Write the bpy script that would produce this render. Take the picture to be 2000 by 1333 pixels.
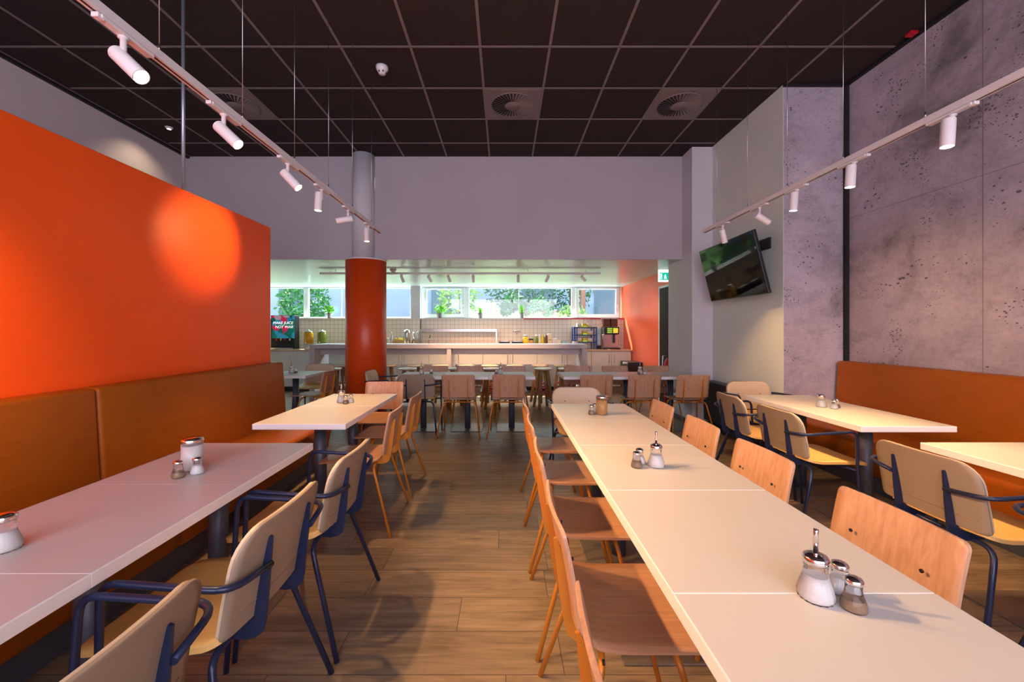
import bpy, bmesh, math, random
from mathutils import Vector, Matrix
random.seed(7)
for o in list(bpy.data.objects): bpy.data.objects.remove(o)
S = bpy.context.scene; C = S.collection
PI = math.pi
# ------------------------------------------------------------------ camera, world, exposure
cd = bpy.data.cameras.new('camera'); cam = bpy.data.objects.new('camera', cd); C.objects.link(cam)
cam.location = (0, 0, 1.33); cam.rotation_euler = (PI/2, 0, 0)
cd.sensor_width = 36; cd.lens = 14.31; cd.shift_x = .0075; cd.shift_y = -.01025
cd.clip_start = .05; cd.clip_end = 200
S.camera = cam
w = bpy.data.worlds.new('world'); S.world = w; w.use_nodes = True
bg = w.node_tree.nodes['Background']; bg.inputs[0].default_value = (.68, .84, 1, 1); bg.inputs[1].default_value = 1.25
S.view_settings.view_transform = 'Standard'; S.view_settings.look = 'None'
S.view_settings.gamma = 1; S.view_settings.exposure = 1.0; S.view_settings.use_curve_mapping = False

def light(name, kind, loc, energy, color, rot=None, aim=None, parent=None, **kw):
    l = bpy.data.lights.new(name, kind); l.energy = energy; l.color = color
    for k, v in kw.items(): setattr(l, k, v)
    o = bpy.data.objects.new(name, l); C.objects.link(o); o.location = loc
    if rot: o.rotation_euler = rot
    if aim is not None: o.rotation_euler = Vector(aim).to_track_quat('-Z', 'Y').to_euler()
    if parent: o.parent = parent
    return o
light('sun', 'SUN', (2, 14, 9), 22, (1, .93, .82), aim=(.34, -.62, -.80), angle=.012)
# daylight of the street windows behind the camera
light('street_window_daylight', 'AREA', (-.4, -2.2, 2.1), 158, (.88, .83, 1), aim=(0, 1, .05), shape='RECTANGLE', size=6.4, size_y=2.6)
# added light panel outside, above the kitchen windows, boosting the daylight through them
light('kitchen_daylight_boost', 'AREA', (-1.8, 10.75, 3.35), 950, (.70, .90, 1), aim=(0, -1, -1.1), shape='RECTANGLE', size=9, size_y=1.3)

# ------------------------------------------------------------------ materials
def mat(name, col, rough=.5, metal=0, spec=.5, trans=0, emit=None, es=0, coat=0, ior=1.45, alpha=1):
    m = bpy.data.materials.new(name); m.use_nodes = True
    b = m.node_tree.nodes['Principled BSDF']
    b.inputs['Base Color'].default_value = (*col, 1); b.inputs['Roughness'].default_value = rough
    b.inputs['Metallic'].default_value = metal; b.inputs['Specular IOR Level'].default_value = spec
    b.inputs['Transmission Weight'].default_value = trans; b.inputs['IOR'].default_value = ior
    b.inputs['Coat Weight'].default_value = coat; b.inputs['Alpha'].default_value = alpha
    if emit: b.inputs['Emission Color'].default_value = (*emit, 1); b.inputs['Emission Strength'].default_value = es
    return m
class N:
    """tiny node helper"""
    def __init__(s, m): s.t = m.node_tree; s.b = s.t.nodes['Principled BSDF']
    def new(s, typ, **kw):
        n = s.t.nodes.new(typ)
        for k, v in kw.items(): setattr(n, k, v)
        return n
    def link(s, a, b): s.t.links.new(a, b)
    def coord(s, kind='Object', scale=(1,1,1), rot=(0,0,0)):
        tc = s.new('ShaderNodeTexCoord'); mp = s.new('ShaderNodeMapping')
        mp.inputs['Scale'].default_value = scale; mp.inputs['Rotation'].default_value = rot
        s.link(tc.outputs[kind], mp.inputs[0]); return mp.outputs[0]
    def noise(s, vec, scale, detail=4, rough=.5, dist=0):
        n = s.new('ShaderNodeTexNoise'); n.inputs['Scale'].default_value = scale; n.inputs['Detail'].default_value = detail
        n.inputs['Roughness'].default_value = rough; n.inputs['Distortion'].default_value = dist
        s.link(vec, n.inputs['Vector']); return n.outputs[0]
    def ramp(s, fac, stops):
        r = s.new('ShaderNodeValToRGB'); e = r.color_ramp.elements
        while len(e) < len(stops): e.new(.5)
        for i, (p, c) in enumerate(stops):
            e[i].position = p; e[i].color = (*c, 1) if len(c) == 3 else c
        s.link(fac, r.inputs[0]); return r.outputs[0]
    def math(s, op, a, b=None):
        n = s.new('ShaderNodeMath', operation=op)
        for i, x in enumerate((a, b)):
            if x is None: continue
            if isinstance(x, (int, float)): n.inputs[i].default_value = x
            else: s.link(x, n.inputs[i])
        return n.outputs[0]
    def mix(s, fac, a, b, mode='MIX'):
        n = s.new('ShaderNodeMix', data_type='RGBA', blend_type=mode)
        for k, x in ((0, fac), (6, a), (7, b)):
            if isinstance(x, (int, float)): n.inputs[k].default_value = x
            elif isinstance(x, tuple): n.inputs[k].default_value = (*x, 1)
            else: s.link(x, n.inputs[k])
        return n.outputs[2]
    def bump(s, h, strength=.2, dist=.01):
        n = s.new('ShaderNodeBump'); n.inputs['Strength'].default_value = strength; n.inputs['Distance'].default_value = dist
        s.link(h, n.inputs['Height']); s.link(n.outputs[0], s.b.inputs['Normal'])
    def base(s, c): s.link(c, s.b.inputs['Base Color'])

def painted(name, col, rough=.6, amt=.03, scale=30, spec=.4):
    m = mat(name, col, rough, spec=spec); n = N(m)
    v = n.coord(); h = n.noise(v, scale, 3)
    n.bump(h, amt, .004); g = n.noise(v, 1.3, 2)
    n.base(n.ramp(g, [(.3, tuple(c*.96 for c in col)), (.7, tuple(min(1, c*1.03) for c in col))])); return m
def wood(name, c1, c2, c3, rough=.4, scale=(3, 60, 60), rot=(0,0,0), coat=.1):
    m = mat(name, c2, rough, coat=coat); n = N(m); v = n.coord('Object', scale, rot)
    h = n.noise(v, 1.2, 5, .6, .6); n.base(n.ramp(h, [(.3, c1), (.5, c2), (.72, c3)])); n.bump(h, .08, .002); return m

M = {}
M['wall'] = painted('grey_wall_paint', (.46, .415, .45), .75)
M['wall_light'] = painted('light_grey_paint', (.62, .60, .63), .6)
M['left_wall'] = painted('pale_wall_paint', (.66, .60, .60), .75)
M['recess_wall'] = painted('brightened_side_wall_paint', (.72, .76, .70), .7)  # missing side light and green kitchen glow put into the paint
M['ceil'] = painted('dark_ceiling_tile', (.042, .029, .027), .9, .15, 160, .2)
M['grid'] = mat('ceiling_grid_metal', (.22, .17, .165), .5)
M['black'] = mat('black_gap', (.01, .01, .012), .6)
M['orange_wall'] = painted('orange_partition_paint', (.95, .105, .006), .38, .04, 300, .45)
M['red_wall'] = painted('coral_wall_paint', (.90, .13, .055), .33, .02, 60, .6)
M['column'] = painted('orange_column_paint', (.68, .065, .006), .35, .03, 60, .5)
M['soffit'] = mat('glossy_soffit', (.50, .59, .64), .30, spec=.38)
M['kitchen_wall'] = painted('kitchen_wall_paint', (.7, .72, .72), .6)
M['white_lam'] = painted('white_laminate', (.64, .61, .56), .34, .01, 200, .5)
M['white_edge'] = mat('laminate_edge', (.84, .82, .80), .5)
M['cab'] = painted('cabinet_laminate', (.66, .62, .58), .4)
M['bar'] = painted('bar_laminate', (.52, .46, .47), .35)
M['leg_grey'] = mat('blue_grey_metal', (.085, .095, .125), .42, .3)
M['joint'] = mat('panel_joint', (.17, .145, .16), .7)
M['navy'] = mat('navy_metal', (.018, .028, .075), .35, .25, coat=.2)
M['dark_metal'] = mat('dark_metal', (.03, .028, .03), .45, .5)
M['orange_metal'] = mat('orange_brown_metal', (.58, .20, .018), .38, .1, coat=.2)
M['plate_metal'] = mat('grey_plate_metal', (.17, .145, .12), .3, .35)
M['chrome'] = mat('chrome', (.78, .75, .73), .12, 1)
M['steel'] = mat('brushed_steel', (.55, .53, .52), .3, 1)
M['white_metal'] = mat('white_powder_coat', (.78, .73, .72), .4)
M['pole'] = mat('galvanised_pole', (.42, .45, .52), .35, .7)
M['lens'] = mat('lamp_lens', (1, .9, .7), .3, emit=(1, .78, .45), es=16)
M['lens_far'] = mat('lamp_lens_far', (1, .9, .7), .3, emit=(1, .85, .6), es=5)
M['chair_wood'] = wood('beech_veneer', (.44, .225, .13), (.52, .29, .172), (.58, .345, .21), .36, (50, 50, 3))
M['seat_wood'] = wood('seat_veneer', (.41, .20, .10), (.48, .25, .135), (.54, .30, .17), .32, (50, 3, 50))
M['stool_seat'] = wood('stool_top_wood', (.70, .58, .42), (.76, .65, .5), (.8, .7, .55), .4, (3, 40, 40))
M['stool_leg'] = wood('oak_stool_leg', (.26, .135, .045), (.34, .185, .065), (.42, .24, .09), .45, (50, 50, 4))
M['pad_back'] = mat('beige_shell', (.32, .245, .172), .5)
M['pad'] = mat('cream_leatherette', (.62, .48, .32), .45)
M['seat_pad'] = mat('mustard_leatherette', (.68, .41, .13), .45)
M['stitch'] = mat('dark_stitch', (.30, .19, .10), .7)
M['wood_edge'] = wood('worktop_edge_wood', (.5, .33, .18), (.6, .4, .24), (.68, .47, .3), .4, (4, 60, 60))
M['tvblack'] = mat('tv_screen', (.003, .003, .004), .05, spec=.1)
M['plastic_black'] = mat('black_plastic', (.015, .014, .016), .4)
M['door_brown'] = mat('dark_brown_door', (.022, .012, .010), .55, spec=.2)
M['plastic_white'] = mat('white_plastic', (.75, .72, .72), .4)
M['red_glass'] = mat('red_indicator', (.5, .01, .02), .3)
M['frame_white'] = painted('window_frame_white', (.72, .78, .80), .4, .01)
M['sill'] = painted('sill_board', (.72, .66, .6), .35, .01)
def pane_glass():
    m = mat('window_pane_glass', (1, 1, 1), .02); t = m.node_tree; o = t.nodes['Material Output']
    a = t.nodes.new('ShaderNodeBsdfTransparent'); a.inputs[0].default_value = (.95, .98, .97, 1)
    g = t.nodes.new('ShaderNodeBsdfGlossy'); g.inputs['Roughness'].default_value = .02
    x = t.nodes.new('ShaderNodeMixShader'); x.inputs[0].default_value = .06
    t.links.new(a.outputs[0], x.inputs[1]); t.links.new(g.outputs[0], x.inputs[2]); t.links.new(x.outputs[0], o.inputs['Surface']); return m
M['glass'] = pane_glass()
M['shaker_glass'] = mat('shaker_glass', (.97, .98, .97), .03, trans=1, ior=1.3)
M['sugar'] = painted('sugar', (.85, .83, .8), .8, .3, 600)
M['salt'] = painted('salt', (.85, .85, .85), .8, .3, 600)
M['pepper'] = painted('ground_pepper', (.36, .24, .15), .8, .5, 600)
M['cinnamon'] = painted('cinnamon_sugar', (.62, .36, .14), .8, .3, 600)
M['red'] = mat('red_paint', (.5, .015, .02), .35)
M['green'] = mat('sign_green', (0, .36, .22), .4, emit=(0, .55, .36), es=.5)
M['sign_white'] = mat('sign_white', (.85, .95, .9), .4, emit=(.8, 1, .9), es=.6)
M['leaf'] = painted('bright_leaf', (.17, .50, .04), .5, .1, 40)
M['leaf_dark'] = painted('shrub_leaf', (.05, .20, .06), .6, .2, 30)
M['leaf_pale'] = painted('pale_shrub_leaf', (.30, .46, .16), .6, .2, 30)
M['pot'] = mat('grey_pot', (.16, .15, .15), .6)
M['bark'] = painted('bark', (.16, .10, .07), .9, .4, 30)
M['facade'] = painted('white_render_facade', (.50, .57, .78), .8)
M['facade_glass'] = mat('facade_window', (.16, .24, .34), .15, spec=.8)
M['brick'] = painted('garden_brick', (.42, .24, .18), .9, .3, 20)
M['ground'] = painted('garden_gravel', (.20, .27, .14), .95, .4, 30)
M['rust'] = mat('rust_post', (.36, .15, .12), .7)
M['blue'] = mat('blue_plastic', (.02, .06, .30), .4)
M['yellow'] = mat('yellow_pack', (.75, .55, .04), .5)
M['pack_white'] = mat('white_pack', (.8, .75, .68), .5)
M['lime'] = mat('lime_green', (.30, .55, .04), .4, emit=(.3, .6, .05), es=.3)
M['yel_l'] = mat('yellow_button', (.85, .6, .05), .4, emit=(.9, .6, .05), es=.3)
M['lemon'] = mat('lemon_skin', (.85, .58, .04), .5)
M['cloth'] = mat('pale_blue_plastic', (.35, .52, .62), .4)
M['amber'] = mat('amber_drink', (.65, .33, .02), .15, trans=.3)
M['olive'] = mat('olive_drink', (.30, .34, .06), .15, trans=.3)
M['beans'] = painted('coffee_beans', (.10, .035, .015), .5, .5, 60)
M['pink_steel'] = mat('warm_steel', (.50, .33, .31), .28, .8)
M['concrete_pack'] = mat('cream_carton', (.80, .66, .48), .6)

def leather():
    m = mat('orange_brown_leatherette', (.34, .085, .004), .46, spec=.3); n = N(m)
    v = n.coord(); f = n.noise(v, 350, 3); g = n.noise(n.coord('Object', (1, 1, 3)), 5, 3, .5, 1.2)
    n.base(n.ramp(g, [(.3, (.33, .080, .003)), (.7, (.37, .094, .005))]))
    n.bump(n.math('ADD', n.math('MULTIPLY', f, .2), n.math('MULTIPLY', g, .5)), .12, .008); return m
M['leather'] = leather()
def concrete():
    m = mat('printed_concrete_panel', (.4, .34, .37), .62, spec=.4); n = N(m)
    v = n.coord('Object', (1, 1, 1)); vs = n.coord('Object', (1, .7, 1.6), (.5, 0, 0))
    big = n.noise(v, 1.1, 6, .62, .4); mid = n.noise(vs, 5, 7, .7, .5)
    c = n.ramp(big, [(.36, (.20, .18, .19)), (.45, (.40, .345, .39)), (.64, (.53, .465, .53))])
    c2 = n.ramp(mid, [(.28, (.68, .67, .68)), (.52, (1, 1, 1))])
    c = n.mix(.75, c, c2, 'MULTIPLY')
    c = n.mix(.5, c, n.ramp(n.noise(v, 38, 5, .7), [(.3, (.66, .65, .66)), (.55, (1, 1, 1))]), 'MULTIPLY')
    # pits
    vo = n.new('ShaderNodeTexVoronoi'); vo.inputs['Scale'].default_value = 19; vo.inputs['Randomness'].default_value = 1
    n.link(n.coord('Object', (1, .75, 1.2), (.6, 0, 0)), vo.inputs['Vector'])
    wn = n.noise(v, 2.1, 3, .6); fine = n.noise(v, 60, 2)
    rad = n.math('MULTIPLY', n.ramp(wn, [(.50, (0, 0, 0)), (.70, (1, 1, 1))]), .24)
    d = n.math('ADD', vo.outputs['Distance'], n.math('MULTIPLY', n.math('SUBTRACT', fine, .5), .3))
    v2 = n.new('ShaderNodeTexVoronoi'); v2.inputs['Scale'].default_value = 42
    n.link(n.coord('Object', (1, .8, 1.15), (.4, .2, 0)), v2.inputs['Vector'])
    w2 = n.noise(v, 3.3, 3, .6); r2 = n.math('MULTIPLY', n.ramp(w2, [(.5, (0, 0, 0)), (.66, (1, 1, 1))]), .30)
    d2 = n.math('ADD', v2.outputs['Distance'], n.math('MULTIPLY', n.math('SUBTRACT', fine, .5), .35))
    pit = n.math('MAXIMUM', n.math('LESS_THAN', d, rad), n.math('LESS_THAN', d2, r2))
    c = n.mix(n.math('MULTIPLY', pit, .8), c, (.055, .045, .05))
    n.base(c); n.bump(mid, .12, .01); return m
M['concrete'] = concrete()
def floor_mat():
    m = mat('wood_look_plank_floor', (.3, .2, .13), .33, spec=.4); n = N(m)
    tc = n.new('ShaderNodeTexCoord'); sp = n.new('ShaderNodeSeparateXYZ'); n.link(tc.outputs['Object'], sp.inputs[0])
    x, y = sp.outputs[0], sp.outputs[1]
    P, L = .2285, .917
    yr = n.math('DIVIDE', n.math('SUBTRACT', y, .2), P); row = n.math('FLOOR', yr); fy = n.math('FRACT', yr)
    wn = n.new('ShaderNodeTexWhiteNoise', noise_dimensions='1D'); n.link(row, wn.inputs['W'])
    xr = n.math('ADD', n.math('DIVIDE', x, L), n.math('MULTIPLY', wn.outputs['Value'], 7.3)); col = n.math('FLOOR', xr); fx = n.math('FRACT', xr)
    cb = n.new('ShaderNodeCombineXYZ'); n.link(row, cb.inputs[0]); n.link(col, cb.inputs[1])
    w2 = n.new('ShaderNodeTexWhiteNoise', noise_dimensions='2D'); n.link(cb.outputs[0], w2.inputs['Vector'])
    off = n.math('MULTIPLY', w2.outputs['Value'], 40)
    cv = n.new('ShaderNodeCombineXYZ'); n.link(n.math('MULTIPLY', x, 1.5), cv.inputs[0]); n.link(n.math('MULTIPLY', y, 22), cv.inputs[1]); n.link(off, cv.inputs[2])
    g = n.noise(cv.outputs[0], 1.5, 7, .65, .8)
    cv2 = n.new('ShaderNodeCombineXYZ'); n.link(n.math('MULTIPLY', x, 1.6), cv2.inputs[0]); n.link(n.math('MULTIPLY', y, 6), cv2.inputs[1]); n.link(off, cv2.inputs[2])
    k = n.noise(cv2.outputs[0], 1.7, 4, .6, .3)
    c = n.ramp(g, [(.28, (.15, .108, .068)), (.5, (.245, .180, .115)), (.72, (.33, .25, .168))])
    c = n.mix(.55, c, n.ramp(k, [(.3, (.42, .38, .36)), (.5, (1, 1, 1))]), 'MULTIPLY')
    c = n.mix(.75, c, n.ramp(w2.outputs['Value'], [(0, (.62, .64, .68)), (.5, (.9, .88, .86)), (1, (1.1, 1.04, .94))]), 'MULTIPLY')
    ey = n.math('MINIMUM', fy, n.math('SUBTRACT', 1, fy)); ex = n.math('MINIMUM', fx, n.math('SUBTRACT', 1, fx))
    gr = n.math('MAXIMUM', n.math('LESS_THAN', ey, .0085), n.math('LESS_THAN', ex, .002))
    c = n.mix(n.math('MULTIPLY', gr, .8), c, (.04, .028, .022))
    n.base(c); n.bump(n.math('SUBTRACT', n.math('MULTIPLY', g, .3), gr), .15, .003)
    n.link(n.ramp(g, [(.3, (.42, .42, .42)), (.7, (.28, .28, .28))]), n.b.inputs['Roughness']); return m
M['floor'] = floor_mat()
def tiles():
    m = mat('beige_square_tiles', (.7, .55, .42), .3); n = N(m)
    tc = n.new('ShaderNodeTexCoord'); sp = n.new('ShaderNodeSeparateXYZ'); n.link(tc.outputs['Object'], sp.inputs[0])
    fx = n.math('FRACT', n.math('DIVIDE', sp.outputs[0], .098)); fz = n.math('FRACT', n.math('DIVIDE', sp.outputs[2], .098))
    gr = n.math('MAXIMUM', n.math('LESS_THAN', fx, .06), n.math('LESS_THAN', fz, .06))
    g = n.noise(n.coord(), 2, 2)
    n.base(n.mix(gr, n.ramp(g, [(.3, (.80, .69, .57)), (.7, (.84, .74, .63))]), (.34, .27, .21))); return m
M['tile'] = tiles()
def poster():
    m = mat('fruit_picture', (.5, .1, .2), .4, emit=(.5, .1, .2), es=.0); n = N(m)
    vo = n.new('ShaderNodeTexVoronoi'); vo.inputs['Scale'].default_value = 9; n.link(n.coord(), vo.inputs['Vector'])
    sx = n.new('ShaderNodeSeparateColor'); n.link(vo.outputs['Color'], sx.inputs[0])
    c = n.ramp(sx.outputs[0], [(0, (.0, .17, .12)), (.3, (.03, .28, .45)), (.5, (.75, .02, .10)), (.72, (.0, .16, .12)), (.93, (.55, .35, .45))])
    n.t.nodes[-1].color_ramp.interpolation = 'CONSTANT' if hasattr(n.t.nodes[-1], 'color_ramp') else None
    n.base(c); n.link(c, n.b.inputs['Emission Color']); n.b.inputs['Emission Strength'].default_value = .15; return m
try: M['poster'] = poster()
except Exception: M['poster'] = mat('fruit_picture', (.6, .05, .12), .4)

# ------------------------------------------------------------------ mesh helpers
def box(bm, x0, x1, y0, y1, z0, z1, bev=0, seg=2):
    r = bmesh.ops.create_cube(bm, size=1); vs = r['verts']
    for v in vs: v.co = Vector(((x0+x1)/2+v.co.x*(x1-x0), (y0+y1)/2+v.co.y*(y1-y0), (z0+z1)/2+v.co.z*(z1-z0)))
    if bev:
        es = list({e for v in vs for e in v.link_edges})
        bmesh.ops.bevel(bm, geom=es, offset=bev, segments=seg, affect='EDGES', profile=.5)
    return bm
def tube(bm, pts, r, seg=10, caps=True, radii=None):
    pts = [Vector(p) for p in pts]; n = len(pts)
    t0 = (pts[1]-pts[0]).normalized(); up = Vector((0, 0, 1)) if abs(t0.z) < .9 else Vector((1, 0, 0))
    u = t0.cross(up).normalized(); rings = []
    for i, p in enumerate(pts):
        a = (pts[i]-pts[i-1]).normalized() if i else t0
        b = (pts[i+1]-pts[i]).normalized() if i < n-1 else a
        t = (a+b).normalized(); u = (u-t*u.dot(t)).normalized(); v = t.cross(u)
        k = 1/max(.5, t.dot(a)); rr = radii[i] if radii else r
        rings.append([bm.verts.new(p+(u*math.cos(2*PI*j/seg)+v*math.sin(2*PI*j/seg))*rr) for j in range(seg)])
    for i in range(n-1):
        for j in range(seg): bm.faces.new((rings[i][j], rings[i][(j+1) % seg], rings[i+1][(j+1) % seg], rings[i+1][j])).smooth = True
    if caps: bm.faces.new(rings[0][::-1]); bm.faces.new(rings[-1])
    return bm
def fillet(pts, rad, k=5):
    """polyline with its inner corners rounded"""
    pts = [Vector(p) for p in pts]; out = [pts[0]]
    for i in range(1, len(pts)-1):
        a, b, c = pts[i-1], pts[i], pts[i+1]; r = rad[i-1] if isinstance(rad, (list, tuple)) else rad
        d1 = (a-b); d2 = (c-b); r = min(r, d1.length*.48, d2.length*.48)
        p, q = b+d1.normalized()*r, b+d2.normalized()*r
        for j in range(k+1):
            t = j/k; out.append(p*(1-t)**2+b*2*t*(1-t)+q*t*t)
    out.append(pts[-1]); return out
def lathe(bm, prof, seg=24, c=(0, 0, 0), smooth=True, flute=0, nf=0):
    rings = []
    for r, z in prof:
        if r < 1e-5: rings.append([bm.verts.new((c[0], c[1], c[2]+z))]); continue
        ring = []
        for j in range(seg):
            a = 2*PI*j/seg; rr = r*(1+flute*math.cos(nf*a)) if nf else r
            ring.append(bm.verts.new((c[0]+rr*math.cos(a), c[1]+rr*math.sin(a), c[2]+z)))
        rings.append(ring)
    for i in range(len(rings)-1):
        A, B = rings[i], rings[i+1]
        for j in range(seg):
            k = (j+1) % seg
            if len(A) == 1 and len(B) == 1: continue
            if len(A) == 1: f = bm.faces.new((A[0], B[k], B[j]))
            elif len(B) == 1: f = bm.faces.new((A[j], A[k], B[0]))
            else: f = bm.faces.new((A[j], A[k], B[k], B[j]))
            f.smooth = smooth
    for R, s in ((rings[0], -1), (rings[-1], 1)):
        if len(R) > 2: bm.faces.new(R[::-1] if s < 0 else R)
    return bm
def plate(bm, outline, axis, a, b):
    """flat outline (2D list) extruded along an axis from a to b"""
    def P(p, t): return {'x': (t, p[0], p[1]), 'y': (p[0], t, p[1]), 'z': (p[0], p[1], t)}[axis]
    A = [bm.verts.new(P(p, a)) for p in outline]; B = [bm.verts.new(P(p, b)) for p in outline]
    n = len(A); bm.faces.new(A); bm.faces.new(B[::-1])
    for i in range(n): bm.faces.new((A[i], B[i], B[(i+1) % n], A[(i+1) % n]))
    bmesh.ops.recalc_face_normals(bm, faces=bm.faces); return bm
def sheet(bm, f, wid, vs, nu=14, th=.012):
    """bent panel: f(u,v)->point for u in [-1,1]*wid(v); thickness th along its normal"""
    g = []; m = len(vs)
    def P(u, v): return Vector(f(u*wid(v), v))
    for v in vs: g.append([P(-1+2*i/nu, v) for i in range(nu+1)])
    top, bot = [], []
    for a in range(m):
        R1, R2 = [], []
        for i in range(nu+1):
            du = g[a][min(nu, i+1)]-g[a][max(0, i-1)]; dv = g[min(m-1, a+1)][i]-g[max(0, a-1)][i]
            n = du.cross(dv); n = n.normalized() if n.length > 1e-9 else Vector((0, 0, 1))
            edge = (i in (0, nu)) or a in (0, m-1); k = .7 if edge else 1
            R1.append(bm.verts.new(g[a][i]+n*th/2*k)); R2.append(bm.verts.new(g[a][i]-n*th/2*k))
        top.append(R1); bot.append(R2)
    for a in range(m-1):
        for i in range(nu):
            bm.faces.new((top[a][i], top[a][i+1], top[a+1][i+1], top[a+1][i])).smooth = True
            bm.faces.new((bot[a][i], bot[a+1][i], bot[a+1][i+1], bot[a][i+1])).smooth = True
    for i in range(nu):
        bm.faces.new((top[0][i], bot[0][i], bot[0][i+1], top[0][i+1])); bm.faces.new((top[-1][i], top[-1][i+1], bot[-1][i+1], bot[-1][i]))
    for a in range(m-1):
        bm.faces.new((top[a][0], top[a+1][0], bot[a+1][0], bot[a][0])); bm.faces.new((top[a][-1], bot[a][-1], bot[a+1][-1], top[a+1][-1]))
    bmesh.ops.recalc_face_normals(bm, faces=bm.faces); return bm
def wfun(W, v0, v1, r0, r1):
    """half width with rounded corners r0 at v0 and r1 at v1"""
    def f(v):
        w = W
        if r0 and v-v0 < r0: q = max(0, 1-(v-v0)/r0); w = W-r0+r0*math.sqrt(max(0, 1-q*q))
        if r1 and v1-v < r1: q = max(0, 1-(v1-v)/r1); w = min(w, W-r1+r1*math.sqrt(max(0, 1-q*q)))
        return w
    return f
def vrows(v0, v1, r0, r1, n=8):
    o = []
    if r0: o += [v0+r0*(1-math.cos(t*PI/12)) for t in range(6)]
    else: o += [v0]
    a, b = v0+r0, v1-r1; o += [a+(b-a)*i/n for i in range(0 if r0 else 1, n+(1 if r1 else 1))]
    if r1: o += [v1-r1*(1-math.cos(t*PI/12)) for t in range(5, -1, -1)]
    r = []
    for x in sorted(o):
        if not r or x-r[-1] > 1e-5: r.append(x)
    return r
def B(): return bmesh.new()
def obj(name, bm, m, parent=None, label=None):
    me = bpy.data.meshes.new(name); bm.to_mesh(me); bm.free()
    for x in (m if isinstance(m, list) else [m]): me.materials.append(M[x])
    o = bpy.data.objects.new(name, me); C.objects.link(o)
    if parent: o.parent = parent
    if label: o['label'] = label
    return o
def tag(o, label, cat, group=None, kind=None):
    o['label'] = label; o['category'] = cat
    if group: o['group'] = group
    if kind: o['kind'] = kind
    return o
def thing(name, label, cat, loc=(0, 0, 0), rz=0, group=None):
    o = bpy.data.objects.new(name, None); C.objects.link(o); o.empty_display_size = .1
    o.location = loc; o.rotation_euler = (0, 0, rz); return tag(o, label, cat, group)
def struct(name, bm, m, label=None):
    o = obj(name, bm, m); o['kind'] = 'structure'
    if label: o['label'] = label
    return o
KIDS = {}
def children(o): return [c for c in bpy.data.objects if c.parent == o]
def copy_tree(o, parent=None):
    c = o.copy(); C.objects.link(c); c.parent = parent
    for ch in children(o): copy_tree(ch, c)
    return c
def smooth_bevel(o, w=.004, seg=2):
    b = o.modifiers.new('bevel', 'BEVEL'); b.width = w; b.segments = seg; b.limit_method = 'ANGLE'; return o

# ------------------------------------------------------------------ setting
ZC = 3.877
YW = 5.955
struct('floor', box(B(), -7.2, 3.7, -2.6, 9.75, -.1, 0), 'floor')
cb = box(B(), -4.66, 3.56, -2.6, YW+.2, ZC, ZC+.1); struct('ceiling', cb, 'ceil', 'dark brown tiled ceiling')
gb = B(); GZ = ZC-.004
for k in range(-8, 3+4):
    x = -.217+.625*k
    if -4.6 < x < 3.5:
        y1 = YW
        if x > 2.88: y1 = 4.21
        elif x > 2.60: y1 = 5.64
        box(gb, x-.012, x+.012, -2.55, y1, GZ, ZC+.001)
for k in range(-9, 4):
    y = 3.648+.625*k; box(gb, -4.55, 3.5 if y < 4.2 else (2.86 if y < 5.6 else 2.58), y-.010, y+.010, GZ-.001, ZC+.001)
struct('trim_1', gb, 'grid', 'grey metal ceiling grid')
# dark shadow gap round the ceiling
tb = B()
box(tb, 3.50, 3.54, -2.5, 4.20, ZC-.03, ZC-.002); box(tb, 2.88, 3.50, 4.18, 4.209, ZC-.03, ZC-.002)
box(tb, 3.50, 3.535, 4.17, 4.205, 0, ZC-.03)
box(tb, -4.64, -4.60, -2.5, YW-.002, ZC-.03, ZC-.002)
struct('trim_2', tb, 'black', 'black shadow gap')
struct('wall_left', box(B(), -4.8, -4.64, -2.6, YW+.1, 0, ZC), 'left_wall')
struct('wall_right', box(B(), 3.54, 3.7, -2.6, 4.3, 0, ZC), 'concrete')
# seams in the concrete panels
sb = B()
for y in (3.01, 1.8, .6): box(sb, 3.5385, 3.542, y-.0015, y+.0015, 0, ZC)
box(sb, 3.5385, 3.542, -2.5, 4.17, 2.4785, 2.4815)
struct('trim_3', sb, 'joint', 'thin panel joints')
pb = B(); box(pb, 2.89, 3.54, 4.21, 4.35, 0, ZC); struct('wall_right_pier', pb, 'concrete')
struct('wall_right_recess', box(B(), 2.885, 3.3, 4.2105, 5.8, 0, ZC), 'recess_wall')
struct('wall_right_post', box(B(), 2.60, 2.885, 5.64, 6.45, 0, ZC-.001), 'wall_light')
struct('wall_back', box(B(), -4.64, 2.60, YW, YW+.018, 2.371, ZC), 'wall')
struct('wall_front', box(B(), -7.2, 3.7, -2.75, -2.6, 0, ZC), 'wall')
# kitchen zone shell
struct('ceiling_kitchen', box(B(), -7.2, 3.0, YW+.02, 10.0, 2.372, 2.5), 'soffit')
struct('wall_kitchen_left', box(B(), -7.2, -7.0, YW, 9.75, 0, 2.45), 'kitchen_wall')
struct('wall_kitchen_right', box(B(), 2.81, 3.0, 6.2, 10.0, 0, 2.372), 'red_wall')
struct('wall_kitchen_front', box(B(), -7.1, -4.64, YW, YW+.1, 0, 2.4), 'kitchen_wall')
wb = B(); box(wb, -7.1, 2.81, 9.6, 9.7, 0, 1.60); struct('wall_kitchen_back', wb, 'tile')
wb2 = B(); box(wb2, -7.1, 2.81, 9.7, 10.0, 0, 1.60); struct('wall_kitchen_back_base', wb2, 'kitchen_wall')
struct('wall_kitchen_pier', box(B(), -2.19, -1.97, 9.52, 9.6, 1.0, 2.371), 'wall_light')
struct('wall_kitchen_pier_tiles', box(B(), -2.19, -1.97, 9.515, 9.598, .9, 1.60), 'tile')
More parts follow.
